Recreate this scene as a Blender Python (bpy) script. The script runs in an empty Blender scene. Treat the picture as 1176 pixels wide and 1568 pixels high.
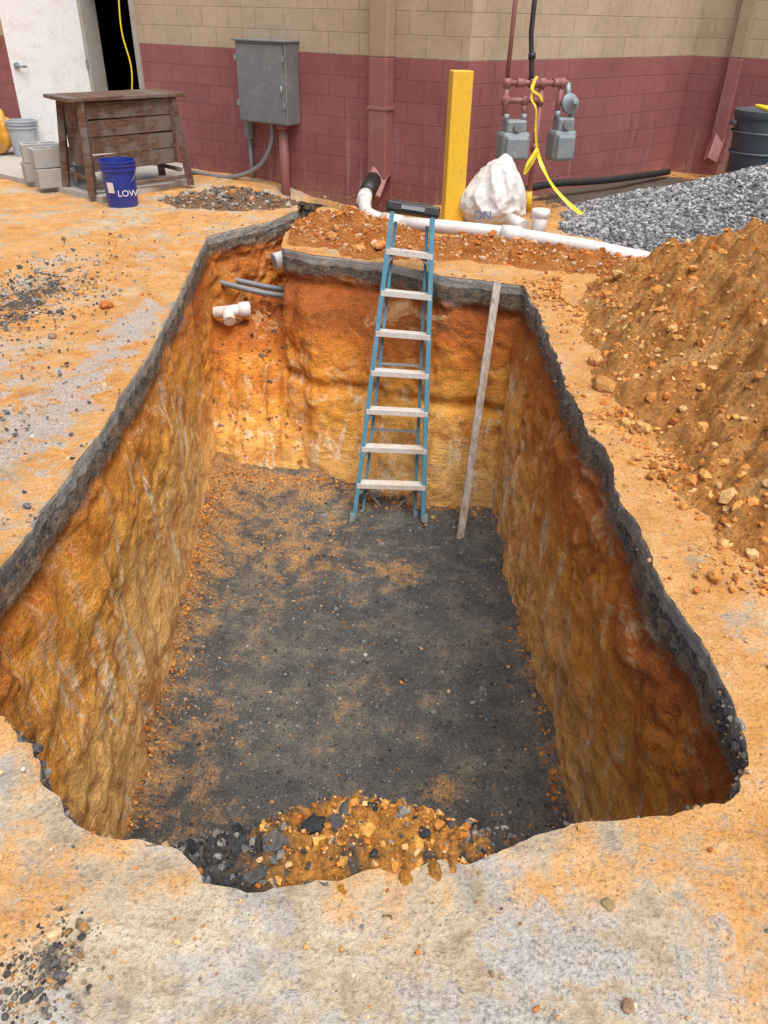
import bpy, math, random
import numpy as np
from mathutils import Matrix, Vector, noise as mn
random.seed(7); rng=np.random.default_rng(7)
S=bpy.context.scene
S.view_settings.view_transform='Standard'
try: S.view_settings.look='None'
except Exception: pass
S.view_settings.exposure=0

# ------------------------------------------------------------ node helpers
class NT:
    def __init__(s,name,rough=0.9,metal=0.0,spec=None):
        s.m=bpy.data.materials.new(name); s.m.use_nodes=True
        s.t=s.m.node_tree; s.n=s.t.nodes; s.l=s.t.links
        s.b=s.n['Principled BSDF']; s.b.inputs['Roughness'].default_value=rough
        s.b.inputs['Metallic'].default_value=metal
        if spec is not None: s.b.inputs['Specular IOR Level'].default_value=spec
        s.tc=s.n.new('ShaderNodeTexCoord')
    def _set(s,sock,v):
        if isinstance(v,bpy.types.NodeSocket): s.l.new(v,sock)
        elif isinstance(v,(tuple,list)):
            sock.default_value=tuple(v)+(1,) if len(v)==3 and sock.type=='RGBA' else tuple(v)
        else: sock.default_value=v
    def map(s,scale=(1,1,1),vec=None,rot=(0,0,0)):
        q=s.n.new('ShaderNodeMapping'); q.inputs['Scale'].default_value=scale; q.inputs['Rotation'].default_value=rot
        s.l.new(vec or s.tc.outputs['Object'],q.inputs['Vector']); return q.outputs[0]
    def noise(s,scale,detail=6,rough=.6,vec=None,dist=0):
        q=s.n.new('ShaderNodeTexNoise'); q.inputs['Scale'].default_value=scale; q.inputs['Detail'].default_value=detail
        q.inputs['Roughness'].default_value=rough; q.inputs['Distortion'].default_value=dist
        s.l.new(vec or s.tc.outputs['Object'],q.inputs['Vector']); return q.outputs[0]
    def vor(s,scale,vec=None,out='Distance',feature='F1'):
        q=s.n.new('ShaderNodeTexVoronoi'); q.feature=feature; q.inputs['Scale'].default_value=scale
        s.l.new(vec or s.tc.outputs['Object'],q.inputs['Vector']); return q.outputs[out]
    def ramp(s,f,st,interp='LINEAR'):
        q=s.n.new('ShaderNodeValToRGB'); q.color_ramp.interpolation=interp
        e=q.color_ramp.elements
        while len(e)<len(st): e.new(.5)
        for i,(p,c) in enumerate(st):
            e[i].position=p; c=(c,c,c) if isinstance(c,(int,float)) else c; e[i].color=tuple(c)+(1,)
        s.l.new(f,q.inputs[0]); return q.outputs[0]
    def mix(s,f,a,b,mode='MIX'):
        q=s.n.new('ShaderNodeMix'); q.data_type='RGBA'; q.blend_type=mode
        s._set(q.inputs[0],f); s._set(q.inputs[6],a); s._set(q.inputs[7],b); return q.outputs[2]
    def math(s,op,a,b=0.0,c=0.0,clamp=False):
        q=s.n.new('ShaderNodeMath'); q.operation=op; q.use_clamp=clamp
        s._set(q.inputs[0],a); s._set(q.inputs[1],b); s._set(q.inputs[2],c); return q.outputs[0]
    def attr(s,name,out='Color'):
        q=s.n.new('ShaderNodeAttribute'); q.attribute_name=name; return q.outputs[out]
    def sep(s,v):
        q=s.n.new('ShaderNodeSeparateXYZ'); s.l.new(v,q.inputs[0]); return q.outputs
    def bump(s,h,strength=.5,dist=.02,prev=None):
        q=s.n.new('ShaderNodeBump'); q.inputs['Strength'].default_value=strength; q.inputs['Distance'].default_value=dist
        s.l.new(h,q.inputs['Height'])
        if prev is not None: s.l.new(prev,q.inputs['Normal'])
        s.l.new(q.outputs[0],s.b.inputs['Normal']); return q.outputs[0]
    def col(s,c): s._set(s.b.inputs['Base Color'],c)

def sstep(t,a,b,x):
    return t.math('MULTIPLY',t.math('SUBTRACT',x,a),1.0/(b-a),clamp=True)

# ------------------------------------------------------------ mesh helpers
def link(o,parent=None):
    S.collection.objects.link(o)
    if parent: o.parent=parent
    return o
def npmesh(name,V,F,mats,smooth=True,parent=None,col=None,mi=None):
    me=bpy.data.meshes.new(name)
    V=np.asarray(V,dtype=np.float32); F=np.asarray(F,dtype=np.int32); k=F.shape[1]
    me.vertices.add(len(V)); me.vertices.foreach_set('co',V.ravel())
    me.loops.add(F.size); me.loops.foreach_set('vertex_index',F.ravel())
    me.polygons.add(len(F)); me.polygons.foreach_set('loop_start',np.arange(0,F.size,k,dtype=np.int32))
    try: me.polygons.foreach_set('loop_total',np.full(len(F),k,dtype=np.int32))
    except Exception: pass
    me.polygons.foreach_set('use_smooth',np.full(len(F),smooth))
    if col is not None:
        a=me.attributes.new('Col','FLOAT_COLOR','POINT')
        c=np.ones((len(V),4),dtype=np.float32); c[:,:3]=col; a.data.foreach_set('color',c.ravel())
    for m in (mats if isinstance(mats,list) else [mats]): me.materials.append(m)
    me.update(calc_edges=True); me.validate()
    return link(bpy.data.objects.new(name,me),parent)
def pymesh(name,V,F,mat,parent=None,smooth=False,bev=0,loc=None,rot=None):
    me=bpy.data.meshes.new(name); me.from_pydata([tuple(v) for v in V],[],F); me.materials.append(mat)
    for p in me.polygons: p.use_smooth=smooth
    o=link(bpy.data.objects.new(name,me),parent)
    if loc is not None: o.location=loc
    if rot is not None: o.rotation_euler=rot
    if bev:
        b=o.modifiers.new('b','BEVEL'); b.width=bev; b.segments=2; b.limit_method='ANGLE'
    return o
F6=[(0,3,2,1),(4,5,6,7),(0,1,5,4),(1,2,6,5),(2,3,7,6),(3,0,4,7)]
def box(name,size,loc,mat,parent=None,rot=(0,0,0),bev=0.004):
    x,y,z=[a/2 for a in size]
    V=[(-x,-y,-z),(x,-y,-z),(x,y,-z),(-x,y,-z),(-x,-y,z),(x,-y,z),(x,y,z),(-x,y,z)]
    return pymesh(name,V,F6,mat,parent,bev=bev,loc=loc,rot=rot)
def beam(name,a,b,w,d,mat,parent=None,up=Vector((0,1,0)),bev=0.003):
    a=Vector(a); b=Vector(b); z=(b-a).normalized(); x=up.cross(z).normalized(); y=z.cross(x)
    V=[]
    for p in (a,b):
        for sx,sy in ((-1,-1),(1,-1),(1,1),(-1,1)): V.append(p+x*sx*w/2+y*sy*d/2)
    return pymesh(name,V,F6,mat,parent,bev=bev)
def tube(name,pts,r,mat,parent=None,seg=16,smooth_path=False,radii=None):
    P=[Vector(p) for p in pts]
    if smooth_path:
        Q=[]
        n=len(P)
        for i in range(n-1):
            p0=P[max(i-1,0)];p1=P[i];p2=P[i+1];p3=P[min(i+2,n-1)]
            for k in range(8):
                t=k/8; Q.append(.5*((2*p1)+(p2-p0)*t+(2*p0-5*p1+4*p2-p3)*t*t+(3*p1-p0-3*p2+p3)*t**3))
        Q.append(P[-1]); P=Q
    V=[];F=[]
    x=None
    for i,p in enumerate(P):
        d=(P[min(i+1,len(P)-1)]-P[max(i-1,0)]).normalized()
        if x is None: x=d.orthogonal().normalized()
        else: x=(x-d*x.dot(d)).normalized()
        y=d.cross(x); rr=radii[i] if radii else r
        for k in range(seg):
            a=2*math.pi*k/seg; V.append(p+x*math.cos(a)*rr+y*math.sin(a)*rr)
    for i in range(len(P)-1):
        for k in range(seg):
            F.append((i*seg+k,i*seg+(k+1)%seg,(i+1)*seg+(k+1)%seg,(i+1)*seg+k))
    F.append(tuple(range(seg-1,-1,-1))); F.append(tuple((len(P)-1)*seg+k for k in range(seg)))
    o=pymesh(name,V,F,mat,parent,smooth=True)
    for p in o.data.polygons[-2:]: p.use_smooth=False
    return o
def lathe(name,prof,mat,loc,parent=None,seg=32,rot=None):
    V=[];F=[]
    for r,z in prof:
        for k in range(seg):
            a=2*math.pi*k/seg; V.append((r*math.cos(a),r*math.sin(a),z))
    for i in range(len(prof)-1):
        for k in range(seg): F.append((i*seg+k,i*seg+(k+1)%seg,(i+1)*seg+(k+1)%seg,(i+1)*seg+k))
    o=pymesh(name,V,F,mat,parent,smooth=True,loc=loc,rot=rot)
    e=o.modifiers.new('e','EDGE_SPLIT'); e.split_angle=math.radians(40)
    return o
def empty(name,loc=(0,0,0),rot=(0,0,0)):
    o=bpy.data.objects.new(name,None); S.collection.objects.link(o); o.location=loc; o.rotation_euler=rot; o.empty_display_size=.1; return o
import bmesh
bm=bmesh.new(); bmesh.ops.create_icosphere(bm,subdivisions=1,radius=1); IV=np.array([v.co[:] for v in bm.verts]); IF=np.array([[v.index for v in f.verts] for f in bm.faces]); bm.free()
bm=bmesh.new(); bmesh.ops.create_icosphere(bm,subdivisions=2,radius=1); IV2=np.array([v.co[:] for v in bm.verts]); IF2=np.array([[v.index for v in f.verts] for f in bm.faces]); bm.free()
def stones(name,P,size,cols,mat,jit=.30,flat=(.5,.9),parent=None,hi=False):
    P=np.asarray(P); n=len(P); iv,fa=(IV2,IF2) if hi else (IV,IF)
    V=np.repeat(iv[None],n,0)*(1+jit*rng.uniform(-1,1,(n,len(iv),1)))
    sc=np.stack([rng.uniform(.65,1.3,n),rng.uniform(.65,1.2,n),rng.uniform(flat[0],flat[1],n)],1)
    V=V*sc[:,None,:]
    a=rng.uniform(0,2*np.pi,n); b=rng.uniform(-.6,.6,n)
    ca,sa,cb,sb=np.cos(a),np.sin(a),np.cos(b),np.sin(b)
    x=V[...,0]*cb[:,None]+V[...,2]*sb[:,None]; z=-V[...,0]*sb[:,None]+V[...,2]*cb[:,None]; y=V[...,1]
    X=x*ca[:,None]-y*sa[:,None]; Y=x*sa[:,None]+y*ca[:,None]
    V=np.stack([X,Y,z],-1)*np.asarray(size)[:,None,None]+P[:,None,:]
    F=(fa[None]+(np.arange(n)*len(iv))[:,None,None]).reshape(-1,3)
    C=np.repeat(np.asarray(cols)[:,None,:],len(iv),1).reshape(-1,3)
    return npmesh(name,V.reshape(-1,3),F,mat,smooth=False,parent=parent,col=C)
def pal(n,cs,var=.15,p=None):
    cs=np.array(cs); i=rng.choice(len(cs),n,p=p); return np.clip(cs[i]*(1+var*rng.normal(0,1,(n,1))),.01,1)
def vfbm(X,Y,sc,oc=4,z=0.0):
    X=np.asarray(X);out=np.empty(X.shape);f=out.ravel()
    for i,(a,b) in enumerate(zip(X.ravel(),np.asarray(Y).ravel())): f[i]=mn.fractal(Vector((a*sc,b*sc,z)),.9,2.1,oc)
    return out

# ------------------------------------------------------------ materials
t=NT('rock_mat',.95,spec=.2); c=t.attr('Col'); nz=t.noise(60,3,.6)
t.col(t.mix(1.0,c,t.ramp(nz,[(.3,.65),(.7,1.3)]),'MULTIPLY')); t.bump(nz,.6,.012); ROCK=t.m
# ground: Col.r = orange dirt, Col.g = dark wet/gravel, Col.b = bare grey slab
t=NT('ground_mat',.92,spec=.25)
A=t.sep(t.attr('Col')); n1=t.noise(1.7,7,.7); n2=t.noise(7,7,.74); n3=t.noise(85,4,.68); n4=t.noise(2.6,6,.72,vec=t.map((1,1,1),rot=(0,0,.7)),dist=.5)
base=t.ramp(n2,[(.32,(.34,.265,.17)),(.45,(.51,.41,.275)),(.56,(.62,.53,.38)),(.68,(.76,.69,.56))])
base=t.mix(t.math('MULTIPLY',sstep(t,.51,.58,n4),.8),base,t.ramp(n2,[(.35,(.34,.315,.285)),(.65,(.60,.57,.53))]))
fo=t.math('ADD',A[0],t.math('MULTIPLY',t.math('SUBTRACT',t.math('ADD',n1,t.math('MULTIPLY',n2,.8)),.90),4.4))
fo=sstep(t,.20,.80,fo)
dirt=t.ramp(t.math('ADD',t.math('MULTIPLY',n2,.6),t.math('MULTIPLY',n4,.4)),[(.34,(.43,.16,.035)),(.46,(.62,.29,.075)),(.56,(.69,.38,.14)),(.68,(.75,.52,.28))])
c=t.mix(t.math('MULTIPLY',fo,.94),base,dirt)
fb=sstep(t,.42,.6,t.math('ADD',A[2],t.math('MULTIPLY',t.math('SUBTRACT',n2,.5),2.6)))
c=t.mix(t.math('MULTIPLY',fb,.75),c,t.ramp(n3,[(.3,(.31,.30,.29)),(.7,(.54,.53,.51))]))
fd=sstep(t,.4,.6,t.math('ADD',A[1],t.math('MULTIPLY',t.math('SUBTRACT',n2,.5),2.2)))
c=t.mix(fd,c,t.ramp(n3,[(.3,(.04,.035,.032)),(.7,(.17,.13,.10))]))
c=t.mix(1.0,c,t.ramp(n3,[(.32,.66),(.47,1.0),(.68,1.16)]),'MULTIPLY')
spv=t.vor(55); c=t.mix(t.math('MULTIPLY',t.math('MULTIPLY',t.ramp(spv,[(.12,1),(.22,0)]),sstep(t,.47,.55,n2)),.65),c,(.20,.14,.09))
t.col(c); b1=t.bump(n3,.6,.014); t.bump(n2,.8,.045,b1); GROUND=t.m
# pit wall strata (world z). Col.r = slab strength, Col.g = redder soil
t=NT('pit_wall_mat',.92,spec=.25)
P=t.sep(t.tc.outputs['Object']); z=P[2]; AT=t.sep(t.attr('Col'))
nA=t.noise(1.7,6,.68); nB=t.noise(9,6,.74); nC=t.noise(60,4,.72)
vert=t.noise(1,6,.7,vec=t.map((7,7,.9)),dist=.8); diag=t.noise(1,6,.72,vec=t.map((1.2,1.6,4.2),rot=(.8,.3,0)),dist=1.0)
scr=t.noise(1,4,.6,vec=t.map((2,4,16),rot=(.95,.0,0)),dist=.8)
blot=t.noise(3.6,6,.75,dist=.6)
zz=t.math('ADD',z,t.math('MULTIPLY',t.math('SUBTRACT',nA,.5),1.5)); zz=t.math('ADD',zz,t.math('MULTIPLY',t.math('SUBTRACT',nB,.5),.35))
zz=t.math('ADD',zz,t.math('MULTIPLY',sstep(t,5.6,6.3,P[1]),.35))
zz=t.math('ADD',zz,t.math('MULTIPLY',sstep(t,.3,1.0,P[0]),.12))
zz=t.math('ADD',zz,t.math('MULTIPLY',sstep(t,-.6,-1.2,P[0]),-.16))
zz=t.math('ADD',zz,t.math('MULTIPLY',AT[1],.45))
d=t.math('MULTIPLY',zz,-.5)
strat=t.ramp(d,[(.0,(.44,.13,.032)),(.14,(.62,.20,.038)),(.27,(.80,.32,.05)),(.42,(.90,.43,.085)),(.60,(.94,.54,.16)),(.85,(.93,.56,.20)),(1,(.80,.46,.17))])
strat=t.mix(t.math('MULTIPLY',sstep(t,.53,.60,diag),.5),strat,(.58,.165,.035))
low=sstep(t,.20,.45,d)
strat=t.mix(t.math('MULTIPLY',t.math('MULTIPLY',sstep(t,.55,.61,vert),low),.75),strat,(.92,.78,.56))
strat=t.mix(t.math('MULTIPLY',sstep(t,.56,.62,t.noise(1.8,7,.74,vec=t.map((1,1,2.0),rot=(.5,0,0)),dist=1.2)),.5),strat,(.93,.66,.34))
strat=t.mix(t.math('MULTIPLY',sstep(t,.48,.38,blot),.5),strat,(.40,.13,.035))
strat=t.mix(1.0,strat,t.ramp(nB,[(.34,.68),(.46,1.02),(.66,1.2)]),'MULTIPLY')
strat=t.mix(1.0,strat,t.ramp(nC,[(.32,.78),(.68,1.16)]),'MULTIPLY')
gr=t.ramp(t.vor(95,out='Color'),[(.0,(.055,.052,.05)),(.5,(.12,.115,.108)),(1,(.34,.32,.29))])
gr=t.mix(t.math('MULTIPLY',sstep(t,.45,.56,nB),.75),gr,(.38,.26,.15))
ze=t.math('ADD',z,t.math('MULTIPLY',t.math('SUBTRACT',nB,.5),.30)); ze=t.math('ADD',ze,t.math('MULTIPLY',t.math('SUBTRACT',nA,.5),.30))
c=t.mix(sstep(t,-.23,-.16,ze),strat,gr)
zt=t.math('ADD',z,t.math('MULTIPLY',t.math('SUBTRACT',nB,.5),.05))
slab=t.ramp(nC,[(.3,(.32,.30,.27)),(.7,(.55,.52,.46))])
c=t.mix(t.math('MULTIPLY',sstep(t,-.078,-.07,zt),AT[0]),c,slab)
t.col(c); b1=t.bump(nC,.8,.018); b2=t.bump(nB,.8,.06,b1); t.bump(scr,.35,.05,b2); PITWALL=t.m
# pit floor
t=NT('pit_floor_mat',.95,spec=.2)
A=t.sep(t.attr('Col')); n1=t.noise(1.8,7,.65); n2=t.noise(6,7,.74); n3=t.noise(80,4,.7)
c=t.ramp(t.math('ADD',t.math('MULTIPLY',n2,.5),t.math('MULTIPLY',n1,.5)),[(.38,(.075,.075,.075)),(.5,(.13,.127,.12)),(.59,(.22,.20,.16)),(.69,(.34,.29,.21))])
fo=sstep(t,.35,1.0,t.math('ADD',A[0],t.math('MULTIPLY',t.math('SUBTRACT',n2,.5),3.2)))
c=t.mix(t.math('MULTIPLY',fo,.9),c,t.ramp(n3,[(.3,(.38,.18,.055)),(.7,(.66,.40,.16))]))
c=t.mix(1.0,c,t.ramp(n3,[(.3,.5),(.5,1),(.7,1.5)]),'MULTIPLY')
t.col(c); b1=t.bump(n3,.9,.025); t.bump(n2,.5,.04,b1); FLOOR=t.m
def dirtmat(name,cs):
    t=NT(name,.96,spec=.15); n2=t.noise(6,7,.78); n3=t.noise(50,5,.75)
    c=t.ramp(n2,[(.30,cs[0]),(.48,cs[1]),(.66,cs[2])]); c=t.mix(1.0,c,t.ramp(n3,[(.3,.5),(.48,1),(.7,1.3)]),'MULTIPLY')
    t.col(c); b1=t.bump(n3,1.0,.035); t.bump(n2,.9,.09,b1); return t.m
DIRT=dirtmat('loose_clay_mat',[(.46,.16,.04),(.70,.31,.085),(.80,.46,.18)])
RDIRT=dirtmat('red_clay_mat',[(.36,.105,.025),(.62,.22,.055),(.72,.36,.12)])
BDIRT=dirtmat('brown_soil_mat',[(.10,.085,.07),(.25,.17,.11),(.45,.26,.13)])
GRAV=dirtmat('gravel_bed_mat',[(.09,.092,.095),(.17,.175,.18),(.28,.28,.285)])
def paint(name,col,rough=.5,metal=0,dirt=.25,dc=(.35,.2,.1),sc=6,bumpn=.15):
    t=NT(name,rough,metal); n=t.noise(sc,6,.7); n2=t.noise(sc*9,3,.6)
    c=t.mix(t.math('MULTIPLY',sstep(t,.5,.68,n),dirt),col,dc)
    c=t.mix(1.0,c,t.ramp(n2,[(.3,.86),(.7,1.08)]),'MULTIPLY'); t.col(c); t.bump(n2,bumpn,.005); return t.m
WHITE=paint('white_pvc_mat',(.78,.77,.75),.35,dirt=.5,dc=(.6,.42,.27))
DOORW=paint('door_paint_mat',(.80,.81,.82),.45,dirt=.18)
YEL=paint('yellow_paint_mat',(.86,.54,.04),.45,dirt=.35,dc=(.62,.42,.12),sc=4)
GALV=paint('galvanized_mat',(.25,.27,.29),.5,.35,dirt=.45,dc=(.38,.40,.42),sc=4)
ALU=paint('aluminium_mat',(.80,.78,.74),.4,.2,dirt=.5,dc=(.60,.38,.22))
BLUEF=paint('blue_fiberglass_mat',(.075,.25,.35),.45,dirt=.4,dc=(.28,.33,.33))
BLACK=paint('black_rubber_mat',(.02,.02,.022),.5,dirt=.25,dc=(.14,.1,.07))
RPIPE=paint('maroon_paint_mat',(.30,.12,.115),.5,dirt=.4,dc=(.42,.27,.23))
METER=paint('meter_grey_mat',(.26,.31,.33),.45,.2,dirt=.35,dc=(.44,.42,.38))
BUCKB=paint('blue_plastic_mat',(.015,.04,.30),.35,dirt=.15)
BUCKW=paint('pale_plastic_mat',(.42,.47,.52),.4,dirt=.3,dc=(.3,.27,.24))
BINM=paint('grey_plastic_mat',(.085,.105,.125),.5,dirt=.3,dc=(.18,.17,.16))
CONC=paint('concrete_mat',(.46,.435,.39),.9,dirt=.6,dc=(.36,.31,.25),bumpn=.5,sc=3)
BLKM=paint('cinder_block_mat',(.42,.415,.40),.9,dirt=.4,dc=(.30,.29,.26),bumpn=.6,sc=10)
BAGM=paint('white_bag_mat',(.66,.655,.64),.45,dirt=.35,dc=(.52,.44,.36))
INK=paint('blue_ink_mat',(.03,.12,.30),.5,dirt=.2)
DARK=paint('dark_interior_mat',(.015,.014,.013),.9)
FRAME=paint('door_frame_mat',(.42,.41,.37),.5,dirt=.4)
TAPE=paint('caution_tape_mat',(.88,.70,.03),.4,dirt=.1)
TANP=paint('tan_downspout_mat',(.38,.285,.195),.5,dirt=.3,dc=(.30,.22,.15),sc=3)
REDP=paint('red_downspout_mat',(.30,.12,.115),.5,dirt=.4,dc=(.40,.22,.18),sc=3)
t=NT('old_wood_mat',.85); v=t.map((2,2,18)); n=t.noise(3,7,.7,vec=v,dist=.5); n2=t.noise(4,5,.6)
c=t.ramp(n,[(.3,(.05,.024,.015)),(.55,(.14,.072,.042)),(.75,(.27,.175,.12))]); c=t.mix(t.math('MULTIPLY',sstep(t,.46,.58,n2),.6),c,(.19,.175,.16))
t.col(c); t.bump(n,.5,.01); WOOD=t.m
t=NT('stake_wood_mat',.85); n=t.noise(3,7,.7,vec=t.map((10,10,1.5))); t.col(t.ramp(n,[(.3,(.20,.15,.11)),(.5,(.44,.39,.33)),(.7,(.62,.59,.54))])); t.bump(n,.4,.005); STAKE=t.m
BAND=1.365
t=NT('block_wall_mat',.7,spec=.35)
uvn=t.n.new('ShaderNodeUVMap'); uvn.uv_map='UVMap'; uv=uvn.outputs[0]
br=t.n.new('ShaderNodeTexBrick'); t.l.new(uv,br.inputs['Vector']); br.inputs['Scale'].default_value=1; br.inputs['Brick Width'].default_value=.4; br.inputs['Row Height'].default_value=.2
br.inputs['Mortar Size'].default_value=.005; br.inputs['Mortar Smooth'].default_value=.6
br.inputs['Color1'].default_value=(.95,.95,.95,1); br.inputs['Color2'].default_value=(1.04,1.04,1.04,1); br.inputs['Mortar'].default_value=(.72,.72,.72,1)
zz=t.sep(t.tc.outputs['Object'])[2]; n1=t.noise(1.3,6,.65); n2=t.noise(14,5,.65); n3=t.noise(1,5,.65,vec=t.map((9,9,.6)))
red=t.ramp(n1,[(.3,(.265,.095,.093)),(.7,(.345,.13,.125))]); tan=t.ramp(n1,[(.3,(.44,.345,.235)),(.7,(.53,.43,.305))])
red=t.mix(t.math('MULTIPLY',sstep(t,.58,.68,n3),t.math('MULTIPLY',sstep(t,1.0,.0,zz),.6)),red,(.50,.37,.32))
splash=t.math('ADD',t.math('MULTIPLY',zz,-1.6),t.math('SUBTRACT',n2,.25))
red=t.mix(t.math('MULTIPLY',sstep(t,.1,.5,splash),.55),red,(.42,.24,.16))
c=t.mix(sstep(t,BAND-.004,BAND+.004,t.math('ADD',zz,t.math('MULTIPLY',t.math('SUBTRACT',n2,.5),.012))),red,tan)
c=t.mix(1.0,c,t.ramp(t.noise(.6,5,.6),[(.3,.86),(.7,1.08)]),'MULTIPLY')
c=t.mix(1.0,c,br.outputs['Color'],'MULTIPLY'); c=t.mix(1.0,c,t.ramp(n2,[(.3,.90),(.7,1.07)]),'MULTIPLY'); t.col(c)
b1=t.bump(t.ramp(br.outputs['Fac'],[(0,1),(1,0)]),.6,.008); t.bump(t.noise(90,3,.6),.25,.004,b1); BLOCK=t.m

# ------------------------------------------------------------ excavation outline
FL=-1.9
K=[(-1.68,7.24,-1.60,7.10,FL,.005,1),(-1.45,4.61,-1.44,4.65,FL,.006,1),(-1.40,3.32,-1.36,3.32,FL,.008,1),(-1.40,2.55,-1.31,2.60,FL,.012,.8),
(-1.39,2.10,-1.29,2.2,FL,.02,.3),(-1.30,1.72,-1.20,1.85,FL,.03,.1),(-1.05,1.42,-1.0,1.6,FL,.04,.1),(-.94,1.35,-.9,1.55,FL,.04,.2),(-.83,1.25,-.8,1.5,FL,.03,.3),(-.73,1.18,-.7,1.45,FL,.03,.5),
(-.63,1.15,-.6,1.45,FL,.02,.5),(-.49,1.13,-.48,1.45,FL,.03,.4),(-.38,1.06,-.38,1.45,FL,.02,0),(-.18,1.04,-.18,1.45,FL,.018,0),(-.02,1.06,-.02,1.45,FL,.02,0),(.10,1.09,.1,1.45,FL,.02,0),
(.27,1.11,.27,1.45,FL,.02,0),(.37,1.16,.37,1.45,FL,.025,.3),(.51,1.21,.5,1.45,FL,.02,.6),(.65,1.25,.65,1.48,FL,.02,.6),(.83,1.29,.83,1.5,FL,.02,.6),(.96,1.34,.95,1.55,FL,.025,.5),(1.06,1.45,1.03,1.65,FL,.025,.8),
(1.09,1.58,1.08,1.8,FL,.015,1),(1.07,1.92,1.08,2.1,FL,.012,1),(1.03,2.35,1.07,2.6,FL,.018,.6),(1.04,3.16,1.05,3.3,FL,.02,.4),(1.02,3.84,1.0,3.9,FL,.022,.4),(1.05,4.91,.98,4.8,FL,.018,.5),(1.03,5.96,.96,5.72,FL,.014,.7),
(.48,6.13,.52,5.68,FL,.012,1),(.01,6.46,.05,5.70,FL,.012,1),(-.66,6.70,-.55,5.96,FL,.012,1),(-.96,6.89,-.88,6.12,FL,.016,1),
(-.99,7.49,-.95,7.45,-.95,.02,.4),(-.86,8.05,-.82,8.1,-.8,.02,.4),(-.70,8.75,-.7,8.75,-.7,.02,0),(-1.02,8.95,-1.02,8.9,-.7,.02,0),(-.98,8.40,-1.0,8.4,-.8,.02,1),(-1.25,7.80,-1.22,7.75,-.9,.01,1)]
K=np.array(K); n=len(K); seg=[];step=.02
for i in range(n):
    a=K[i];b=K[(i+1)%n]; L=np.hypot(*(b[:2]-a[:2])); m=max(2,int(L/step))
    for k in range(m): seg.append(a+(b-a)*k/m)
Q=np.array(seg); N=len(Q)
tan_=np.roll(Q[:,:2],-3,0)-np.roll(Q[:,:2],3,0); tan_/=np.linalg.norm(tan_,axis=1)[:,None]+1e-9
area=np.sum(Q[:,0]*np.roll(Q[:,1],-1)-np.roll(Q[:,0],-1)*Q[:,1])
sgn=1 if area>0 else -1
NRM=np.stack([tan_[:,1],-tan_[:,0]],1)*sgn
jn=np.array([mn.fractal(Vector((x*3.2,y*3.2,3.3)),.7,2.2,6) for x,y in Q[:,:2]])
OUT=Q[:,:2]+NRM*(jn*Q[:,5]*2.0)[:,None]
rows=92
V=[];Cc=[]
V.append(np.column_stack([OUT+NRM*.06,np.full(N,-.018)])); Cc.append(Q[:,6])
for r in range(rows):
    u=r/(rows-1); zt=-.002+u*(Q[:,4]-.08)
    w=np.clip((u-.12)/.88,0,1)
    xy=OUT+(Q[:,2:4]-OUT)*w
    dsp=np.empty(N)
    for i in range(N):
        x,y=Q[i,0],Q[i,1]; zz_=zt[i]
        big=mn.fractal(Vector((x*1.3,y*1.3,zz_*1.1)),.9,2.0,3)
        w1=mn.noise(Vector((x*2,y*2,zz_*2+9)))*.5
        toe=abs(mn.noise(Vector((x*3.2+5+w1+zz_*.4,y*3.2+w1+zz_*.4,zz_*.8))))
        sa=y*.5+zz_*.87; sb=-y*.87+zz_*.5
        pm2=min(1,max(0,mn.noise(Vector((x*.9-4,y*.9,zz_*1.2)))*2.0+.45))
        scrp=abs(mn.noise(Vector((x*1.5,sa*1.0+4+w1,sb*5.5+w1))))
        dd,_p=mn.voronoi(Vector((x*4.5+w1,y*4.5,zz_*5.5+w1)))
        crack=min(dd[1]-dd[0],.30)
        patchm=min(1,max(0,mn.noise(Vector((x*1.1+8,y*1.1,zz_*1.4)))*2.4+.30))
        mid=mn.fractal(Vector((x*5.5,y*5.5,zz_*6)),.75,2.2,5)
        fine=mn.fractal(Vector((x*17,y*17,zz_*17)),.6,2.2,3)
        back=1.0 if y>5.9 else 0.0
        upper=max(0.0,1-abs(zz_+.55)*.9)
        if u<.10: dsp[i]=big*.01+fine*.008+mid*.006
        else:
            dsp[i]=big*.045-toe*.06+.015-scrp*.026*pm2*(1-back)-(crack-.15)*(.06*patchm+.03*back)*(.25+upper)+mid*(.010+.013*patchm)+fine*.006
            if back: dsp[i]+=-.13*math.exp(-((x+.62+w1*.1)/.17)**2)*min(1,max(0,(zz_+1.5)*2.5))*min(1,max(0,(-.25-zz_)*5))+.06*math.exp(-((zz_+1.02+.08*w1)/.05)**2)
    env=np.clip(u/.03,0,1)
    under=.045*np.exp(-((zt+.27)/.05)**2)*(Q[:,5]/.02)
    xy=xy+NRM*((dsp*env+np.clip(under,0,.045)))[:,None]
    V.append(np.column_stack([xy,zt])); Cc.append(Q[:,6])
V=np.concatenate(V); Cc=np.concatenate(Cc); R_=rows+1
idx=np.arange(R_*N).reshape(R_,N); nx=np.roll(idx,-1,1)
F=np.stack([idx[:-1],nx[:-1],nx[1:],idx[1:]],-1).reshape(-1,4)
if sgn<0: F=F[:,::-1]
npmesh('excavation_walls',V,F,PITWALL,col=np.column_stack([Cc,Cc*0,Cc*0]))

def inside(px,py,poly):
    c=np.zeros(px.shape,bool); x1,y1=poly[:,0],poly[:,1]; x2,y2=np.roll(x1,-1),np.roll(y1,-1)
    for a,b,cx,d in zip(x1,y1,x2,y2):
        m=((b>py)!=(d>py))&(px<(cx-a)*(py-b)/(d-b+1e-12)+a); c^=m
    return c
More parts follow.
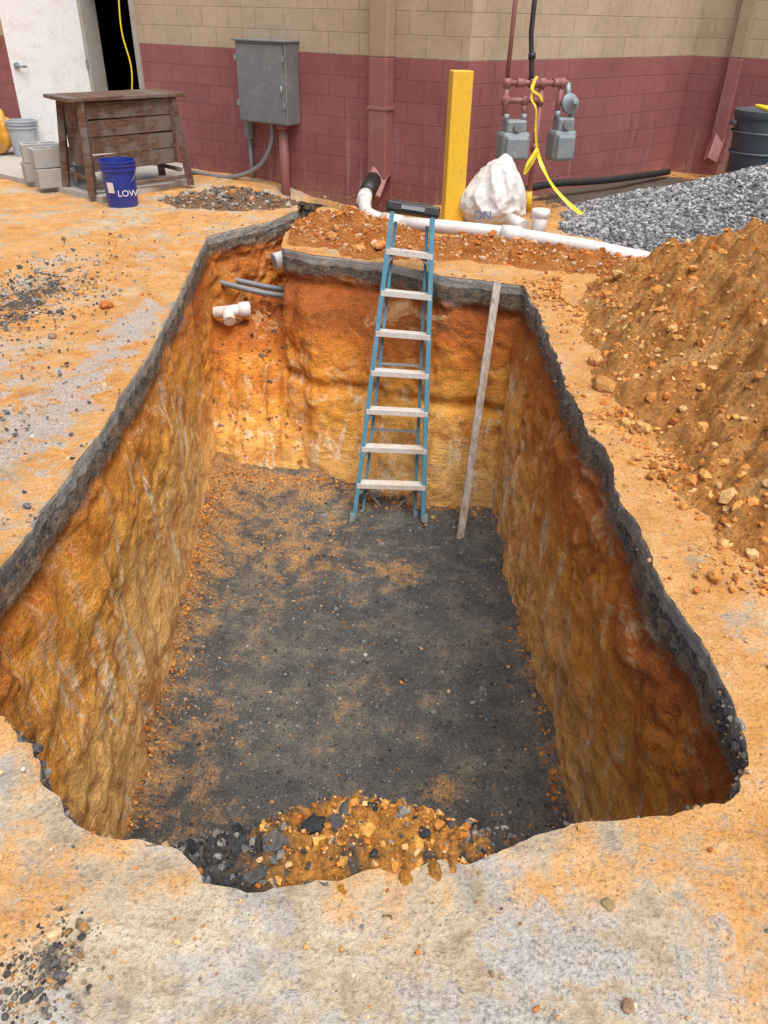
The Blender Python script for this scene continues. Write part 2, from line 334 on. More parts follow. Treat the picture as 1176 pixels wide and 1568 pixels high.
# ------------------------------------------------------------ ground sheet
def axis(lo,hi,st,far):
    a=list(np.arange(lo,hi+1e-6,st)); s=st;x=hi
    while x<far: s*=1.35; x+=s; a.append(x)
    s=st;x=lo
    while x>-far: s*=1.35; x-=s; a.insert(0,x)
    return np.array(a)
gx=axis(-3.0,3.0,.026,300); gy=axis(.3,9.6,.026,300)
GX,GY=np.meshgrid(gx,gy)
INS=inside(GX,GY,OUT)
near=(GX>-6)&(GX<6)&(GY>0)&(GY<13)
H=np.zeros(GX.shape); H[near]=vfbm(GX[near],GY[near],2.2,4)*.014+vfbm(GX[near],GY[near],10,3,5.)*.005
H+=-.30*np.exp(-(((GX+.55)/.75)**4+((GY-9.1+.55*(GX+.55))/.42)**4))
idxg=np.arange(GX.size).reshape(GX.shape)
cin=INS[:-1,:-1].astype(int)+INS[1:,:-1]+INS[:-1,1:]+INS[1:,1:]
keep=cin<3
F=np.stack([idxg[:-1,:-1][keep],idxg[:-1,1:][keep],idxg[1:,1:][keep],idxg[1:,:-1][keep]],1)
used=np.zeros(GX.size,int); np.add.at(used,F.ravel(),1)
vx,vy,vz=GX.ravel().copy(),GY.ravel().copy(),H.ravel().copy()
bd=((used<4)&(used>0)); bx=(vx>-2.5)&(vx<2.5)&(vy>.5)&(vy<9.5)
for i in np.where((bd|INS.ravel())&(used>0)&bx)[0]:
    d=(OUT[:,0]-vx[i])**2+(OUT[:,1]-vy[i])**2; j=int(np.argmin(d)); vx[i],vy[i]=OUT[j]; vz[i]=min(vz[i],.004)*.5+.001
X,Y=vx,vy
g=lambda cx,cy,rx,ry:np.exp(-(((X-cx)/rx)**2+((Y-cy)/ry)**2))
o=np.where(Y>=1.5,.78,.05+.7*np.clip((Y-.95)/.55,0,1))
o+=.28*(X>1.0)*(Y>1.2)+.2*g(-1.9,5.8,.8,1.6)-.25*g(-2.4,8,.8,.8)+.75*g(.85,.95,.28,.3)+.7*g(-.85,.95,.2,.12)+.35*g(-.75,1.05,.3,.1)
o+=.4*g(.3,7.0,1.6,.7)+.45*g(.45,1.05,.3,.09)-.3*g(-.2,.8,.5,.15)+.5*g(-.75,.70,.14,.12)
dk=np.zeros(X.shape)+.65*g(-2.55,5.3,.28,.8)+.60*g(-.70,.86,.06,.07)+1.2*g(3.2,10.2,1.1,1.0)+.9*g(2.3,9.4,.8,.6)+.5*g(-.6,9.2,.9,.4)+.55*g(-1.7,9.0,.7,.3)+.5*g(1.2,8.5,.7,.35)
bl=.48*g(-1.85,3.3,.35,.8)+.55*g(.45,.92,.35,.12)+.5*g(.1,.72,.5,.14)+.45*g(-1.7,5.0,.2,.5)+.45*g(-1.65,4.2,.15,1.2)+.40*g(-2.3,4.2,.3,.5)+.4*g(-2.0,6.6,.25,.5)+.08
npmesh('ground',np.column_stack([vx,vy,vz]),F,GROUND,col=np.column_stack([o,dk,bl]))

# ------------------------------------------------------------ height patches
def patch(name,x0,x1,y0,y1,st,hf,mat,colf=None,cut=-.015):
    ax=np.arange(x0,x1,st); ay=np.arange(y0,y1,st); PX,PY=np.meshgrid(ax,ay); Hh=hf(PX,PY)
    id_=np.arange(PX.size).reshape(PX.shape)
    F=np.stack([id_[:-1,:-1],id_[:-1,1:],id_[1:,1:],id_[1:,:-1]],-1).reshape(-1,4)
    if cut is not None:
        ok=Hh.ravel()>cut; F=F[ok[F].any(1)]
    V=np.column_stack([PX.ravel(),PY.ravel(),Hh.ravel()])
    return npmesh(name,V,F,mat,col=None if colf is None else colf(PX.ravel(),PY.ravel())),(ax,ay,Hh)
def samp(T,x,y):
    ax,ay,Hh=T; i=np.clip(((x-ax[0])/(ax[1]-ax[0])).astype(int),0,len(ax)-1); j=np.clip(((y-ay[0])/(ay[1]-ay[0])).astype(int),0,len(ay)-1); return Hh[j,i]
def hfloor(X,Y): return FL+vfbm(X,Y,1.6,4)*.03+vfbm(X,Y,13,4,2.)*.012+.14*np.exp(-((X+1.5)/.17)**2)+.14*np.exp(-((Y-6.0)/.35)**2)*(X<.2)+.05*np.exp(-((X-1.08)/.08)**2)
def cfloor(X,Y):
    o=.66*np.exp(-((X+1.40)/.20)**2)+.58*np.exp(-(((X+.75)/.6)**2+((Y-5.1)/.8)**2))+.35*np.exp(-((X-1.05)/.09)**2)+.5*np.exp(-((Y-5.9)/.25)**2)*(X<0)
    o+=.45*np.exp(-(((X-.12)/.2)**2+((Y-4.8)/.3)**2))+.55*np.exp(-(((X-.35)/.12)**2+((Y-2.75)/.12)**2))+.30*np.exp(-(((X+.1)/.2)**2+((Y-3.4)/.25)**2))+.45*np.exp(-(((X+1.0)/.22)**2+((Y-2.9)/.8)**2))+.03
    return np.column_stack([o,o,o])
_,TF=patch('pit_floor',-1.8,1.4,1.2,6.6,.022,hfloor,FLOOR,cfloor,cut=None)
def htr(X,Y):
    yy=Y+.16*vfbm(X,X*0,2.2,3,3.)+.05*np.abs(vfbm(X,X*0,7,3,5.))
    z=np.interp(yy,[6.02,6.22,6.45,6.62,6.85,7.0,7.6,9.4],[-2.05,-1.55,-1.40,-1.02,-.88,-.76,-.70,-.66])
    return z+vfbm(X,Y,3,4,1.)*.07+np.abs(vfbm(X,Y,8,4,4.))*.10
_,TT=patch('trench_bed',-1.95,-.62,5.85,9.3,.022,htr,PITWALL,lambda a,b:np.column_stack([a*0,a*0+.8,a*0]),cut=None)
def hm(X,Y):
    r=(np.abs((X-3.2)/1.97)**2.6+np.abs((Y-4.1)/2.7)**2.6)**(1/2.6)
    r=r+vfbm(X,Y,1.3,3,7.)*.07
    h=1.30*(1-r)
    h=np.where(h<0,h*.6,h)
    return np.maximum(h,-.05)+np.clip(h*4+.3,0,1)*(vfbm(X,Y,3.2,4,8.)*.10+np.abs(vfbm(X,Y,8,5,9.))*.12-.03)
_,TM=patch('dirt_mound',1.15,5.4,1.3,7.2,.024,hm,DIRT,cut=-.012)
def hg(X,Y):
    r=(np.abs((X-4.7)/2.95)**2.2+np.abs((Y-8.15)/1.65)**2.2)**(1/2.2)+vfbm(X,Y,1.1,3,17.)*.06
    return np.maximum(.80*(1-r),-.04)+vfbm(X,Y,12,3,19.)*.012
_,TG=patch('gravel_bed',1.6,7.5,6.4,10.0,.04,hg,GRAV,cut=-.02)
def hb(X,Y):
    yc=np.interp(X,[-1.0,-.6,0,.6,1.2,2.0,2.8],[7.5,7.55,7.15,6.95,6.75,6.35,6.0])
    a=np.interp(X,[-1.1,-.7,-.3,.3,.8,1.5,2.4,2.9],[0,.17,.24,.11,.15,.14,.14,.0])
    w=np.interp(X,[-1,-.4,.5,2.5],[.45,.5,.26,.25])
    h=a*np.exp(-((Y-yc)/w)**2)-.03
    return h+np.clip(h*12+.3,0,1)*(vfbm(X,Y,4,4,21.)*.06+np.abs(vfbm(X,Y,10,4,22.))*.07-.018)
_,TB=patch('dirt_berm',-.93,2.9,5.9,8.5,.024,hb,RDIRT,cut=.0)
def hs(X,Y):
    h=.17*np.exp(-(((X+1.75)/.62)**2+((Y-8.75)/.33)**2))-.04
    return h+np.clip(h*12+.3,0,1)*(vfbm(X,Y,5,4,31.)*.05)
_,TS=patch('soil_pile',-3.0,-1.0,7.9,9.7,.03,hs,BDIRT,cut=.0)

# ------------------------------------------------------------ loose stones
OR=[(.56,.25,.065),(.64,.34,.115),(.48,.18,.045),(.62,.42,.23)]; GY_=[(.14,.143,.147),(.25,.25,.25),(.08,.082,.086),(.36,.36,.35)]
def inpit(x,y): return inside(x,y,OUT[::4])
n=14000; x=rng.uniform(-1.5,1.12,n); y=rng.uniform(1.5,6.05,n); s=np.clip(rng.lognormal(-5.25,.42,n),.003,.022)
z=samp(TF,x,y)+s*.25; po=np.exp(-((x+1.4)/.22)**2)*.7+.05+.3*np.exp(-(((x+.75)/.5)**2+((y-5.1)/.7)**2))
cc=np.where((rng.uniform(0,1,n)<po)[:,None],pal(n,OR,.2)*.85,pal(n,GY_,.2,[.4,.25,.3,.05])*.8)
stones('pit_floor_gravel',np.column_stack([x,y,z]),s,cc,ROCK)
n=2600; side=rng.choice(3,n,p=[.45,.25,.3]); tt=rng.uniform(0,1,n)
x=np.where(side==0,-1.34-.06*tt*3+np.abs(rng.normal(0,.06,n)),np.where(side==1,1.03-np.abs(rng.normal(0,.04,n)),-1.4+2.3*tt)); y=np.where(side==2,5.75+.2*(x<-.3)-np.abs(rng.normal(0,.08,n)),1.8+4*tt)
s=np.clip(rng.lognormal(-4.95,.5,n),.004,.03); stones('clay_crumbs',np.column_stack([x,y,samp(TF,x,y)+s*.3]),s,pal(n,OR[:3],.2)*.9,ROCK)
n=7000; x=rng.uniform(-3,2.2,n); y=.3+9*rng.uniform(0,1,n)**1.4; m=~inpit(x,y); x,y=x[m],y[m]; n=len(x); s=np.clip(rng.lognormal(-5.6,.55,n)*(.65+.35*np.clip(y/2,0,1.5)),.0018,.028)
stones('pebbles',np.column_stack([x,y,s*.3+.004]),s,pal(n,OR+GY_[:2]+[(.55,.5,.42)],.2),ROCK)
def clus(n,cx,cy,rx,ry): return rng.normal(cx,rx,n),rng.normal(cy,ry,n)
L=[clus(1300,-2.55,5.3,.26,.6),clus(520,-.71,.84,.05,.055),clus(350,-1.95,3.2,.2,.6)]
x=np.concatenate([a[0] for a in L]);y=np.concatenate([a[1] for a in L]);m=~inpit(x,y);x,y=x[m],y[m];n=len(x); s=np.clip(rng.lognormal(-4.9,.45,n),.004,.026)*np.where(y<1.5,.48,1)
stones('loose_gravel',np.column_stack([x,y,s*.4+.004]),s,np.where((y<1.5)[:,None],pal(n,[(.10,.095,.09),(.2,.18,.15),(.30,.22,.14),(.42,.24,.1),(.07,.065,.06)],.2),pal(n,GY_+OR[:1],.2)),ROCK)
def scat(name,T,n,xr,yr,mu,sg,mx,cols,mn_=-.0,hi=False,lift=.2,bias=None):
    x=rng.uniform(*xr,n);y=rng.uniform(*yr,n)
    h=samp(T,x,y); m=(h>mn_)&(~inpit(x,y))
    if bias is not None: m&=rng.uniform(0,1,n)<bias(x,y,h)
    x,y,h=x[m],y[m],h[m];k=len(x); s=np.clip(rng.lognormal(mu,sg,k),.004,mx)
    return stones(name,np.column_stack([x,y,h+s*lift]),s,pal(k,cols,.12),ROCK,hi=hi)
scat('clay_clods',TM,20000,(1.15,4.2),(1.5,7),-4.85,.65,.06,[(.60,.26,.07),(.66,.33,.10),(.48,.18,.045),(.68,.42,.18)],.0,bias=lambda x,y,h:np.clip(1.1-h*1.8,.35,1))
n=1400; yy=rng.uniform(2.2,6.2,n); xx=1.42-np.abs(rng.normal(0,.13,n))+.12*np.sin(yy*3); s=np.clip(rng.lognormal(-4.8,.55,n),.005,.045)
m=~inpit(xx,yy); stones('clay_spill',np.column_stack([xx,yy,s*.35+.003])[m],s[m],pal(m.sum(),OR[:3],.15),ROCK)
scat('berm_clods',TB,8000,(-.95,2.8),(6,8.4),-4.5,.55,.055,[(.52,.20,.055),(.60,.29,.10),(.42,.14,.04),(.55,.40,.27)],.01)
scat('soil_clods',TS,2500,(-2.9,-1.05),(8,9.6),-4.3,.5,.05,[(.25,.15,.09),(.48,.23,.09),(.15,.13,.11),(.42,.40,.36)],.0)
scat('gravel_pile',TG,42000,(1.7,6.0),(6.5,9.3),-4.05,.28,.035,[(.20,.21,.22),(.30,.31,.32),(.12,.125,.135),(.43,.435,.44)],-.03)
q_=rng.uniform(-1.8,-.7,1100); w_=rng.uniform(6.1,9,1100)
stones('trench_clods',np.column_stack([q_,w_,samp(TT,q_,w_)+.005]),np.clip(rng.lognormal(-4.3,.5,1100),.007,.045),pal(1100,[(.50,.20,.05),(.60,.30,.09),(.38,.14,.04),(.15,.12,.1)],.2),ROCK)
# rubble heap in the front notch
def hr(X,Y):
    top=-.045+.05*np.exp(-(((X-.02)/.20)**2+((Y-1.19)/.12)**2))+.03*np.exp(-(((X+.30)/.1)**2+((Y-1.17)/.06)**2))
    lim=np.interp(X,[-.62,-.5,-.35,-.2,-.05,.15,.3,.45,.6],[1.12,1.165,1.19,1.27,1.30,1.27,1.22,1.19,1.14])+.03*vfbm(X,X*0,12,3,2.)
    d=np.clip((Y-lim)/.05,0,30)
    return top-.07*d**1.3+vfbm(X,Y,9,4,41.)*.025+np.abs(vfbm(X,Y,18,5,43.))*.05
def crub(X,Y):
    nn=vfbm(X,Y,12,3,61.)*.5
    f=np.clip(.95-(X+.34+nn*.25)*6,0,1)+np.clip((X-.22+nn*.15)*8,0,.9)+np.clip((nn-.14)*5,0,.9); f=np.clip(f,0,1)[:,None]
    return np.array([(.62,.28,.06)])*(1-f)+np.array([(.085,.08,.075)])*f
t=NT('rubble_mat',.95,spec=.2); c=t.attr('Col'); n3=t.noise(55,5,.75); n2=t.noise(14,5,.7); c=t.mix(t.math('MULTIPLY',sstep(t,.56,.64,n2),.5),c,(.17,.14,.11)); c=t.mix(1.0,c,t.ramp(n3,[(.3,.35),(.5,1),(.7,1.5)]),'MULTIPLY'); t.col(c); t.bump(n3,1,.03); RUB=t.m
_,TR=patch('rubble_bed',-.68,.64,.98,1.62,.007,hr,RUB,crub,cut=-1.5)
n=3600; x=rng.uniform(-.62,.58,n); y=rng.uniform(1.0,1.36,n); m=inside(x,y,OUT)&(samp(TR,x,y)>-.22); x,y=x[m],y[m]; n=len(x)
s=np.clip(rng.lognormal(-5.8,.75,n),.0018,.020); dkp=np.clip(.97-(x+.34)*5,.22,.95)+np.clip((x-.18)*6,0,.7)
cc=np.where((rng.uniform(0,1,n)<dkp)[:,None],pal(n,[(.045,.045,.048),(.13,.13,.13),(.07,.07,.073),(.22,.205,.18)],.2),pal(n,[(.60,.26,.055),(.66,.34,.085),(.48,.175,.035),(.62,.40,.17)],.15))
stones('rubble_heap',np.column_stack([x,y,samp(TR,x,y)+s*.12]),s,cc,ROCK,jit=.4)
pp=[(-.34,1.16,-.02,.05),(-.25,1.17,-.005,.045),(-.16,1.215,.0,.045),(-.10,1.22,.005,.032),(-.43,1.13,-.04,.045),(-.30,1.10,-.04,.05),(-.2,1.08,-.045,.04),(.33,1.20,-.05,.04),(.42,1.22,-.06,.04),(.26,1.24,-.03,.025),(-.05,1.10,-.03,.02),(.12,1.20,-.0,.02),(-.38,1.11,-.04,.04),(-.07,1.26,.005,.035),(-.02,1.27,.0,.025),(.20,1.12,-.03,.022),
(-1.12,1.47,-.04,.06),(-1.20,1.55,-.05,.06),(-1.03,1.41,-.05,.05),(-1.26,1.66,-.05,.06),(-.95,1.37,-.05,.04),(-.86,1.27,-.05,.035),(-1.33,1.8,-.06,.07),(-1.16,1.50,-.03,.05),(-1.08,1.43,-.03,.05)]
stones('asphalt_chunks',np.array([p[:3] for p in pp]),np.array([p[3] for p in pp])*.75,pal(len(pp),[(.04,.04,.042),(.075,.073,.07)],.2),ROCK,jit=.3,flat=(.3,.5),hi=True)
ii=[i for i in range(N) if OUT[i,1]<1.75 for _ in range(5)]+[i for i in range(N) if OUT[i,0]>.9 and rng.uniform()<.5 and OUT[i,1]<6]
pp=[];ss=[];cl=[]
for i in ii:
    s_=float(np.clip(rng.lognormal(-5.3,.5),.003,.016)); k=rng.uniform(.0,.012)
    pp.append((OUT[i,0]-NRM[i][0]*k,OUT[i,1]-NRM[i][1]*k,-.005-rng.uniform(0,.12))); ss.append(s_); cl.append((.09,.085,.08) if rng.uniform()<.5 else ((.27,.26,.24) if rng.uniform()<.5 else (.42,.26,.12)))
stones('asphalt_crumbs',np.array(pp),np.array(ss),np.array(cl),ROCK)
bp=[(.54,.80,.016,(.34,.22,.13)),(.55,1.02,.013,(.32,.24,.12)),(-.72,.92,.012,(.3,.28,.25)),(-.66,.83,.012,(.14,.13,.13)),(.26,.86,.008,(.30,.22,.12)),(-1.95,5.2,.05,(.46,.16,.05)),(1.22,4.0,.07,(.48,.24,.08)),(1.33,3.85,.05,(.6,.32,.12)),(1.25,4.4,.05,(.6,.32,.12)),(-2.9,7.0,.03,(.25,.2,.15)),(1.3,3.5,.05,(.6,.34,.12)),(1.22,3.55,.04,(.6,.34,.12)),(-1.8,2.6,.018,(.3,.25,.2)),(.1,1.16,.026,(.66,.32,.07)),(.05,1.10,.018,(.6,.27,.06)),(.16,1.22,.018,(.5,.2,.05)),(-.02,1.20,.02,(.64,.34,.08)),(-2.35,6.2,.03,(.5,.3,.14)),(-2.1,4.6,.025,(.3,.22,.15))]
stones('rocks',np.array([(a,b,c*.4) for a,b,c,_ in bp]),np.array([c for _,_,c,_ in bp]),np.array([d for *_,d in bp]),ROCK,jit=.15,hi=True)

# ------------------------------------------------------------ building
bld=empty('commercial_building')
Cn=Vector((.72,8.70)); dl=Vector((-.849,.528)).normalized(); I=Vector((3.81,11.5)); dr=(Vector((.849,-.528))).normalized()
def wallpanel(name,a,b,z0,z1,u0=0,thick=.2):
    a=Vector(a);b=Vector(b); L=(b-a).length; d=(b-a)/L; nrm=Vector((d.y,-d.x))
    V=[];bk=-nrm*thick
    for p,off in ((a,0),(b,0),(b,1),(a,1)):
        q=p+(bk if off else Vector((0,0))); V+= [(q.x,q.y,z0),(q.x,q.y,z1)]
    F=[(0,2,3,1),(2,4,5,3),(4,6,7,5),(6,0,1,7),(1,3,5,7),(0,6,4,2)]
    me=bpy.data.meshes.new(name); me.from_pydata(V,[],F); me.materials.append(BLOCK)
    uvl=me.uv_layers.new(name='UVMap')
    for p in me.polygons:
        for li in p.loop_indices:
            v=me.vertices[me.loops[li].vertex_index].co; w=(Vector((v.x,v.y))-a)
            s_=w.dot(d) if p.index in(0,2,4,5) else w.dot(nrm)
            uvl.data[li].uv=(s_+u0+20,v.z-BAND+20)
    return link(bpy.data.objects.new(name,me),bld)
def lw(x):
    s_=(x-Cn.x)/dl.x; return Cn+dl*s_
dA,dB=lw(-4.03),lw(-3.18)
wallpanel('wall_left_far',lw(-11),dA,-.5,4.2)
wallpanel('wall_over_door',dA,dB,2.1,4.2)
wallpanel('wall_left',dB,Cn,-.9,4.2,u0=.1)
wallpanel('wall_gas',Cn,I,-.5,4.2,u0=.0)
wallpanel('wall_right',I,I+dr*7,-.5,4.2,u0=.2)
Vv=[(lw(-11).x,lw(-11).y,4.2),(Cn.x,Cn.y,4.2),(I.x,I.y,4.2),((I+dr*7).x,(I+dr*7).y,4.2),(14,24,4.2),(-12,24,4.2)]
pymesh('roof',[(a,b,4.203) for a,b,_ in Vv],[tuple(range(6))],CONC,bld)
for k,(a,b) in enumerate([(3,4),(4,5),(5,0)]):
    p,q=Vv[a],Vv[b]; pymesh('rear_wall_%d'%k,[(p[0],p[1],-.5),(q[0],q[1],-.5),(q[0],q[1],4.2),(p[0],p[1],4.2)],[(0,1,2,3)],BLOCK,bld)
angL=math.atan2(-dl.y,-dl.x); nL=Vector((dl.y,-dl.x))
if nL.y>0: nL=-nL
for p,nm in ((dA,'door_jamb_hinge'),(dB,'door_jamb_latch')):
    box(nm,(.06,.24,2.6),(p.x+nL.x*-.08+(.03 if p is dA else -.03)*(-dl.x),p.y+nL.y*-.08+(.03 if p is dA else -.03)*(-dl.y),.8),FRAME,bld,rot=(0,0,angL))
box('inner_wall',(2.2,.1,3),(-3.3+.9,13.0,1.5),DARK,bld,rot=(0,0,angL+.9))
hx,hy=dA.x+nL.x*.03,dA.y+nL.y*.03
leafd=Vector((-.95,-.36)).normalized(); la=math.atan2(leafd.y,leafd.x); lc=Vector((hx,hy))+leafd*.47
dr_=empty('door'); dr_.parent=bld
box('door_leaf',(.93,.045,2.1),(lc.x,lc.y,1.08),DOORW,dr_,rot=(0,0,la),bev=.004)
nd=Vector((leafd.y,-leafd.x)); nd=nd if nd.y<0 else -nd
kp=Vector((hx,hy))+leafd*.86+nd*.03
tube('door_handle_lever',[(kp.x,kp.y,1.08),(kp.x+nd.x*.05,kp.y+nd.y*.05,1.08),(kp.x+nd.x*.055-leafd.x*.12,kp.y+nd.y*.055-leafd.y*.12,1.07)],.014,GALV,dr_)
lathe('door_handle_rose',[(0,.0),(.036,0),(.036,.015),(0,.018)],GALV,(kp.x,kp.y,1.08),dr_,rot=(math.pi/2,0,math.atan2(nd.x,-nd.y)))
for zz_ in (.25,1.1,1.95):
    box('door_hinge',(.03,.03,.1),(hx+nd.x*.03,hy+nd.y*.03,zz_),GALV,dr_,rot=(0,0,la))
q=lw(-3.28)
tube('extension_cord',[(q.x-.05,q.y-.1,2.0),(q.x-.08,q.y-.12,1.5),(q.x-.02,q.y-.13,1.1),(q.x-.06,q.y-.15,.7),(q.x-.03,q.y-.2,.1)],.009,TAPE,smooth_path=True)
def spout(w,d,zb,par,wl,nrm,rot,nm):
    p=wl; c=(p.x+nrm.x*(d/2+.003),p.y+nrm.y*(d/2+.003))
    box(nm+'_upper',(w,d,4.2-BAND),(c[0],c[1],(4.2+BAND)/2),TANP,par,rot=(0,0,rot),bev=.012)
    box(nm+'_lower',(w,d,BAND-zb),(c[0],c[1],(BAND+zb)/2),REDP,par,rot=(0,0,rot),bev=.012)
    return c
pl=lw(-.10)
dsp_=empty('downspout'); c=spout(.225,.15,.22,dsp_,pl,nL,angL,'pipe')
beam('elbow',(c[0],c[1],.27),(c[0]-.02+nL.x*.14,c[1]+nL.y*.14-.05,.05),.20,.14,REDP,dsp_,bev=.012)
box('strap',(.25,.165,.03),(c[0],c[1],.9),REDP,dsp_,rot=(0,0,angL))
nR=Vector((dr.y,-dr.x)); nR=nR if nR.y<0 else -nR; angR=math.atan2(dr.y,dr.x)
pr=I+dr*.55
ds2=empty('downspout'); c2=spout(.16,.12,.42,ds2,pr,nR,angR,'pipe')
beam('elbow',(c2[0],c2[1],.46),(c2[0]-.12,c2[1]-.22,.20),.15,.11,REDP,ds2,bev=.01)
sl=empty('concrete_slab')
V=[(-7.5,11.9,.055),(-3.05,8.55,.055),(-2.4,9.7,.055),(-2.6,10.7,.055),(-7.5,13.8,.055)]
V2=[(a,b,-.1) for a,b,_ in V]
pymesh('slab',V+V2,[(0,1,2,3,4)]+[(i,i+5,(i+1)%5+5,(i+1)%5) for i in range(5)],CONC,sl)

# ------------------------------------------------------------ electrical box
eb=empty('electrical_cabinet')
def onwall(x,out,z): p=lw(x)+nL*out; return (p.x,p.y,z)
box('cabinet',(.70,.24,.80),onwall(-1.36,.125,1.055),GALV,eb,rot=(0,0,angL),bev=.008)
box('cabinet_door',(.66,.018,.76),onwall(-1.36,.256,1.05),GALV,eb,rot=(0,0,angL),bev=.006)
box('rain_lip',(.74,.30,.018),onwall(-1.36,.14,1.465),GALV,eb,rot=(0,0,angL))
for dx in(-.335,.335):
    for zz_ in(.85,1.3): box('latch',(.03,.02,.06),onwall(-1.36+dx*.85,.272,zz_),METER,eb,rot=(0,0,angL))
tube('side_hinge',[onwall(-1.09,.29,.95),onwall(-1.09,.29,1.05)],.012,METER,eb)
tube('riser_conduit',[onwall(-1.20,.13,.66),onwall(-1.20,.13,-.35)],.055,RPIPE,eb)
tube('riser_collar',[onwall(-1.20,.13,.60),onwall(-1.20,.13,.66)],.065,RPIPE,eb)
tube('flex_conduit',[onwall(-1.33,.14,.66),onwall(-1.34,.15,.45),onwall(-1.50,.18,.18),onwall(-1.85,.25,.02),onwall(-2.4,.3,.03),onwall(-3.0,.4,.10)],.026,GALV,eb,smooth_path=True)
jb=empty('junction_box')
box('body',(.10,.07,.24),onwall(-1.70,.04,.56),METER,jb,rot=(0,0,angL),bev=.012)
box('cover',(.08,.02,.18),onwall(-1.70,.085,.56),GALV,jb,rot=(0,0,angL),bev=.008)
tube('conduit',[onwall(-1.70,.04,.44),onwall(-1.70,.04,-.1)],.024,METER,jb)

# ------------------------------------------------------------ bollard
bo=empty('bollard',(.60,8.0,0),(0,0,math.radians(9)))
box('post',(.19,.17,1.75),(0,0,.45),YEL,bo,bev=.008)
# ------------------------------------------------------------ sack
bm=bmesh.new(); bmesh.ops.create_icosphere(bm,subdivisions=6,radius=1)
for v in bm.verts:
    p=v.co.copy(); h=(p.z+1)/2
    ang=math.atan2(p.y,p.x); rr=min(1,math.hypot(p.x,p.y)**.55)
    w=1.0-.62*h**1.8+.10*math.sin(math.pi*h)
    q=Vector((math.cos(ang)*rr*.30*w,math.sin(ang)*rr*.20*w,h*.60))
    if h>.55: q.z+=.06*max(0,math.cos(ang-.3))*(h-.55)*2
    r1=1-abs(mn.noise(Vector((p.x*1.6,p.y*1.6,p.z*.9))))*2; r2=1-abs(mn.noise(Vector((p.x*3.5+3,p.y*3.5,p.z*2))))*2; r3=1-abs(mn.noise(Vector((p.x*8+3,p.y*8,p.z*4))))*2
    q+=Vector((math.cos(ang),math.sin(ang),0))*(.04*r1+.02*r2+.007*r3)*w+Vector((.05*h,0,0))
    q.z=max(q.z,0.0); v.co=q
me=bpy.data.meshes.new('sack_body'); bm.to_mesh(me); bm.free(); me.materials.append(BAGM)
for p in me.polygons: p.use_smooth=True
sk=empty('white_sack',(.98,7.98,0.0)); link(bpy.data.objects.new('sack_body',me),sk)
tx=bpy.data.curves.new('sack_print','FONT'); tx.body='ON.'; tx.size=.11; tx.extrude=.002; tx.materials.append(INK); to=link(bpy.data.objects.new('sack_print',tx),sk); to.location=(-.20,-.275,.11); to.rotation_euler=(math.radians(80),0,0)
# ------------------------------------------------------------ PVC drain
pv=empty('pvc_drain_pipe')
r=.062
tube('main_run',[(0.0,7.52,.10),(.5,7.35,.11),(1.07,7.19,.10),(1.70,6.83,.09),(2.42,6.39,.05)],r,WHITE,pv,seg=24)
tube('sweep',[(-.26,8.35,.20),(-.27,8.12,.15),(-.22,7.80,.11),(-.02,7.53,.10)],r,WHITE,pv,seg=24,smooth_path=True)
tube('rubber_coupling',[(-.20,8.72,.26),(-.26,8.33,.19)],.085,BLACK,pv,seg=24)
for a,b in(((-.27,8.30,.19),(-.28,8.16,.16)),((-.08,7.60,.10),(.10,7.48,.10)),((1.00,7.21,.1),(1.16,7.15,.1)),((2.32,6.45,.055),(2.45,6.37,.05))): tube('coupling',[a,b],.074,WHITE,pv,seg=24)
tube('tee_riser',[(1.32,7.20,.10),(1.33,7.22,.30)],.068,WHITE,pv,seg=24); tube('tee_hub',[(1.33,7.22,.25),(1.33,7.22,.31)],.08,WHITE,pv,seg=24)
tube('tee_branch',[(1.22,7.35,.13),(1.12,7.62,.13)],.06,WHITE,pv,seg=24)
# ------------------------------------------------------------ gas meters
gm=empty('gas_meter_set')
gY=8.62
def gp(x,z,dy=0): return (x,gY+(x-1.3)*.35+dy,z)
def pipe(a,b,r=.026,m=RPIPE,nm='gas_pipe'): tube(nm,[a,b],r,m,gm,seg=14)
def fit(p,ax='z',r=.040,l=.08,m=RPIPE):
    p=Vector(p); d={'z':Vector((0,0,1)),'x':Vector((1,.35,0)).normalized(),'y':Vector((0,1,0))}[ax]; tube('fitting',[p-d*l/2,p+d*l/2],r,m,gm,seg=12)
def meter(x,w,zc,h):
    p=gp(x,zc,-.05)
    box('meter_body',(w,.20,h*.62),(p[0],p[1],zc-h*.12),METER,gm,rot=(0,0,.33),bev=.035)
    box('meter_front',(w*.8,.06,h*.5),(p[0]+.03,p[1]-.115,zc-h*.14),METER,gm,rot=(0,0,.33),bev=.025)
    box('meter_head',(w*.72,.15,h*.28),(p[0],p[1],zc+h*.30),METER,gm,rot=(0,0,.33),bev=.02)
    lathe('dial',[(0,.0),(.04,0),(.04,.02),(0,.022)],GALV,(p[0]+.02,p[1]-.085,zc+h*.30),gm,rot=(math.pi/2,0,.33))
    for s_ in(-1,1): tube('meter_neck',[gp(x+s_*w*.3,zc+h*.42,-.05),gp(x+s_*w*.3,zc+h*.56,-.05)],.028,METER,gm,seg=12)
meter(1.20,.30,.70,.42); meter(1.72,.25,.70,.46)
pipe(gp(1.09,1.20),gp(1.72,1.20)); pipe(gp(1.09,1.05),gp(1.45,1.05))
pipe(gp(1.09,1.22),gp(1.09,.92,-.03)); pipe(gp(1.29,1.05),gp(1.29,.92,-.03)); pipe(gp(1.45,1.22),gp(1.45,-.1)); pipe(gp(1.66,1.20),gp(1.64,.93,-.03)); pipe(gp(1.79,1.05),gp(1.79,.93,-.03))
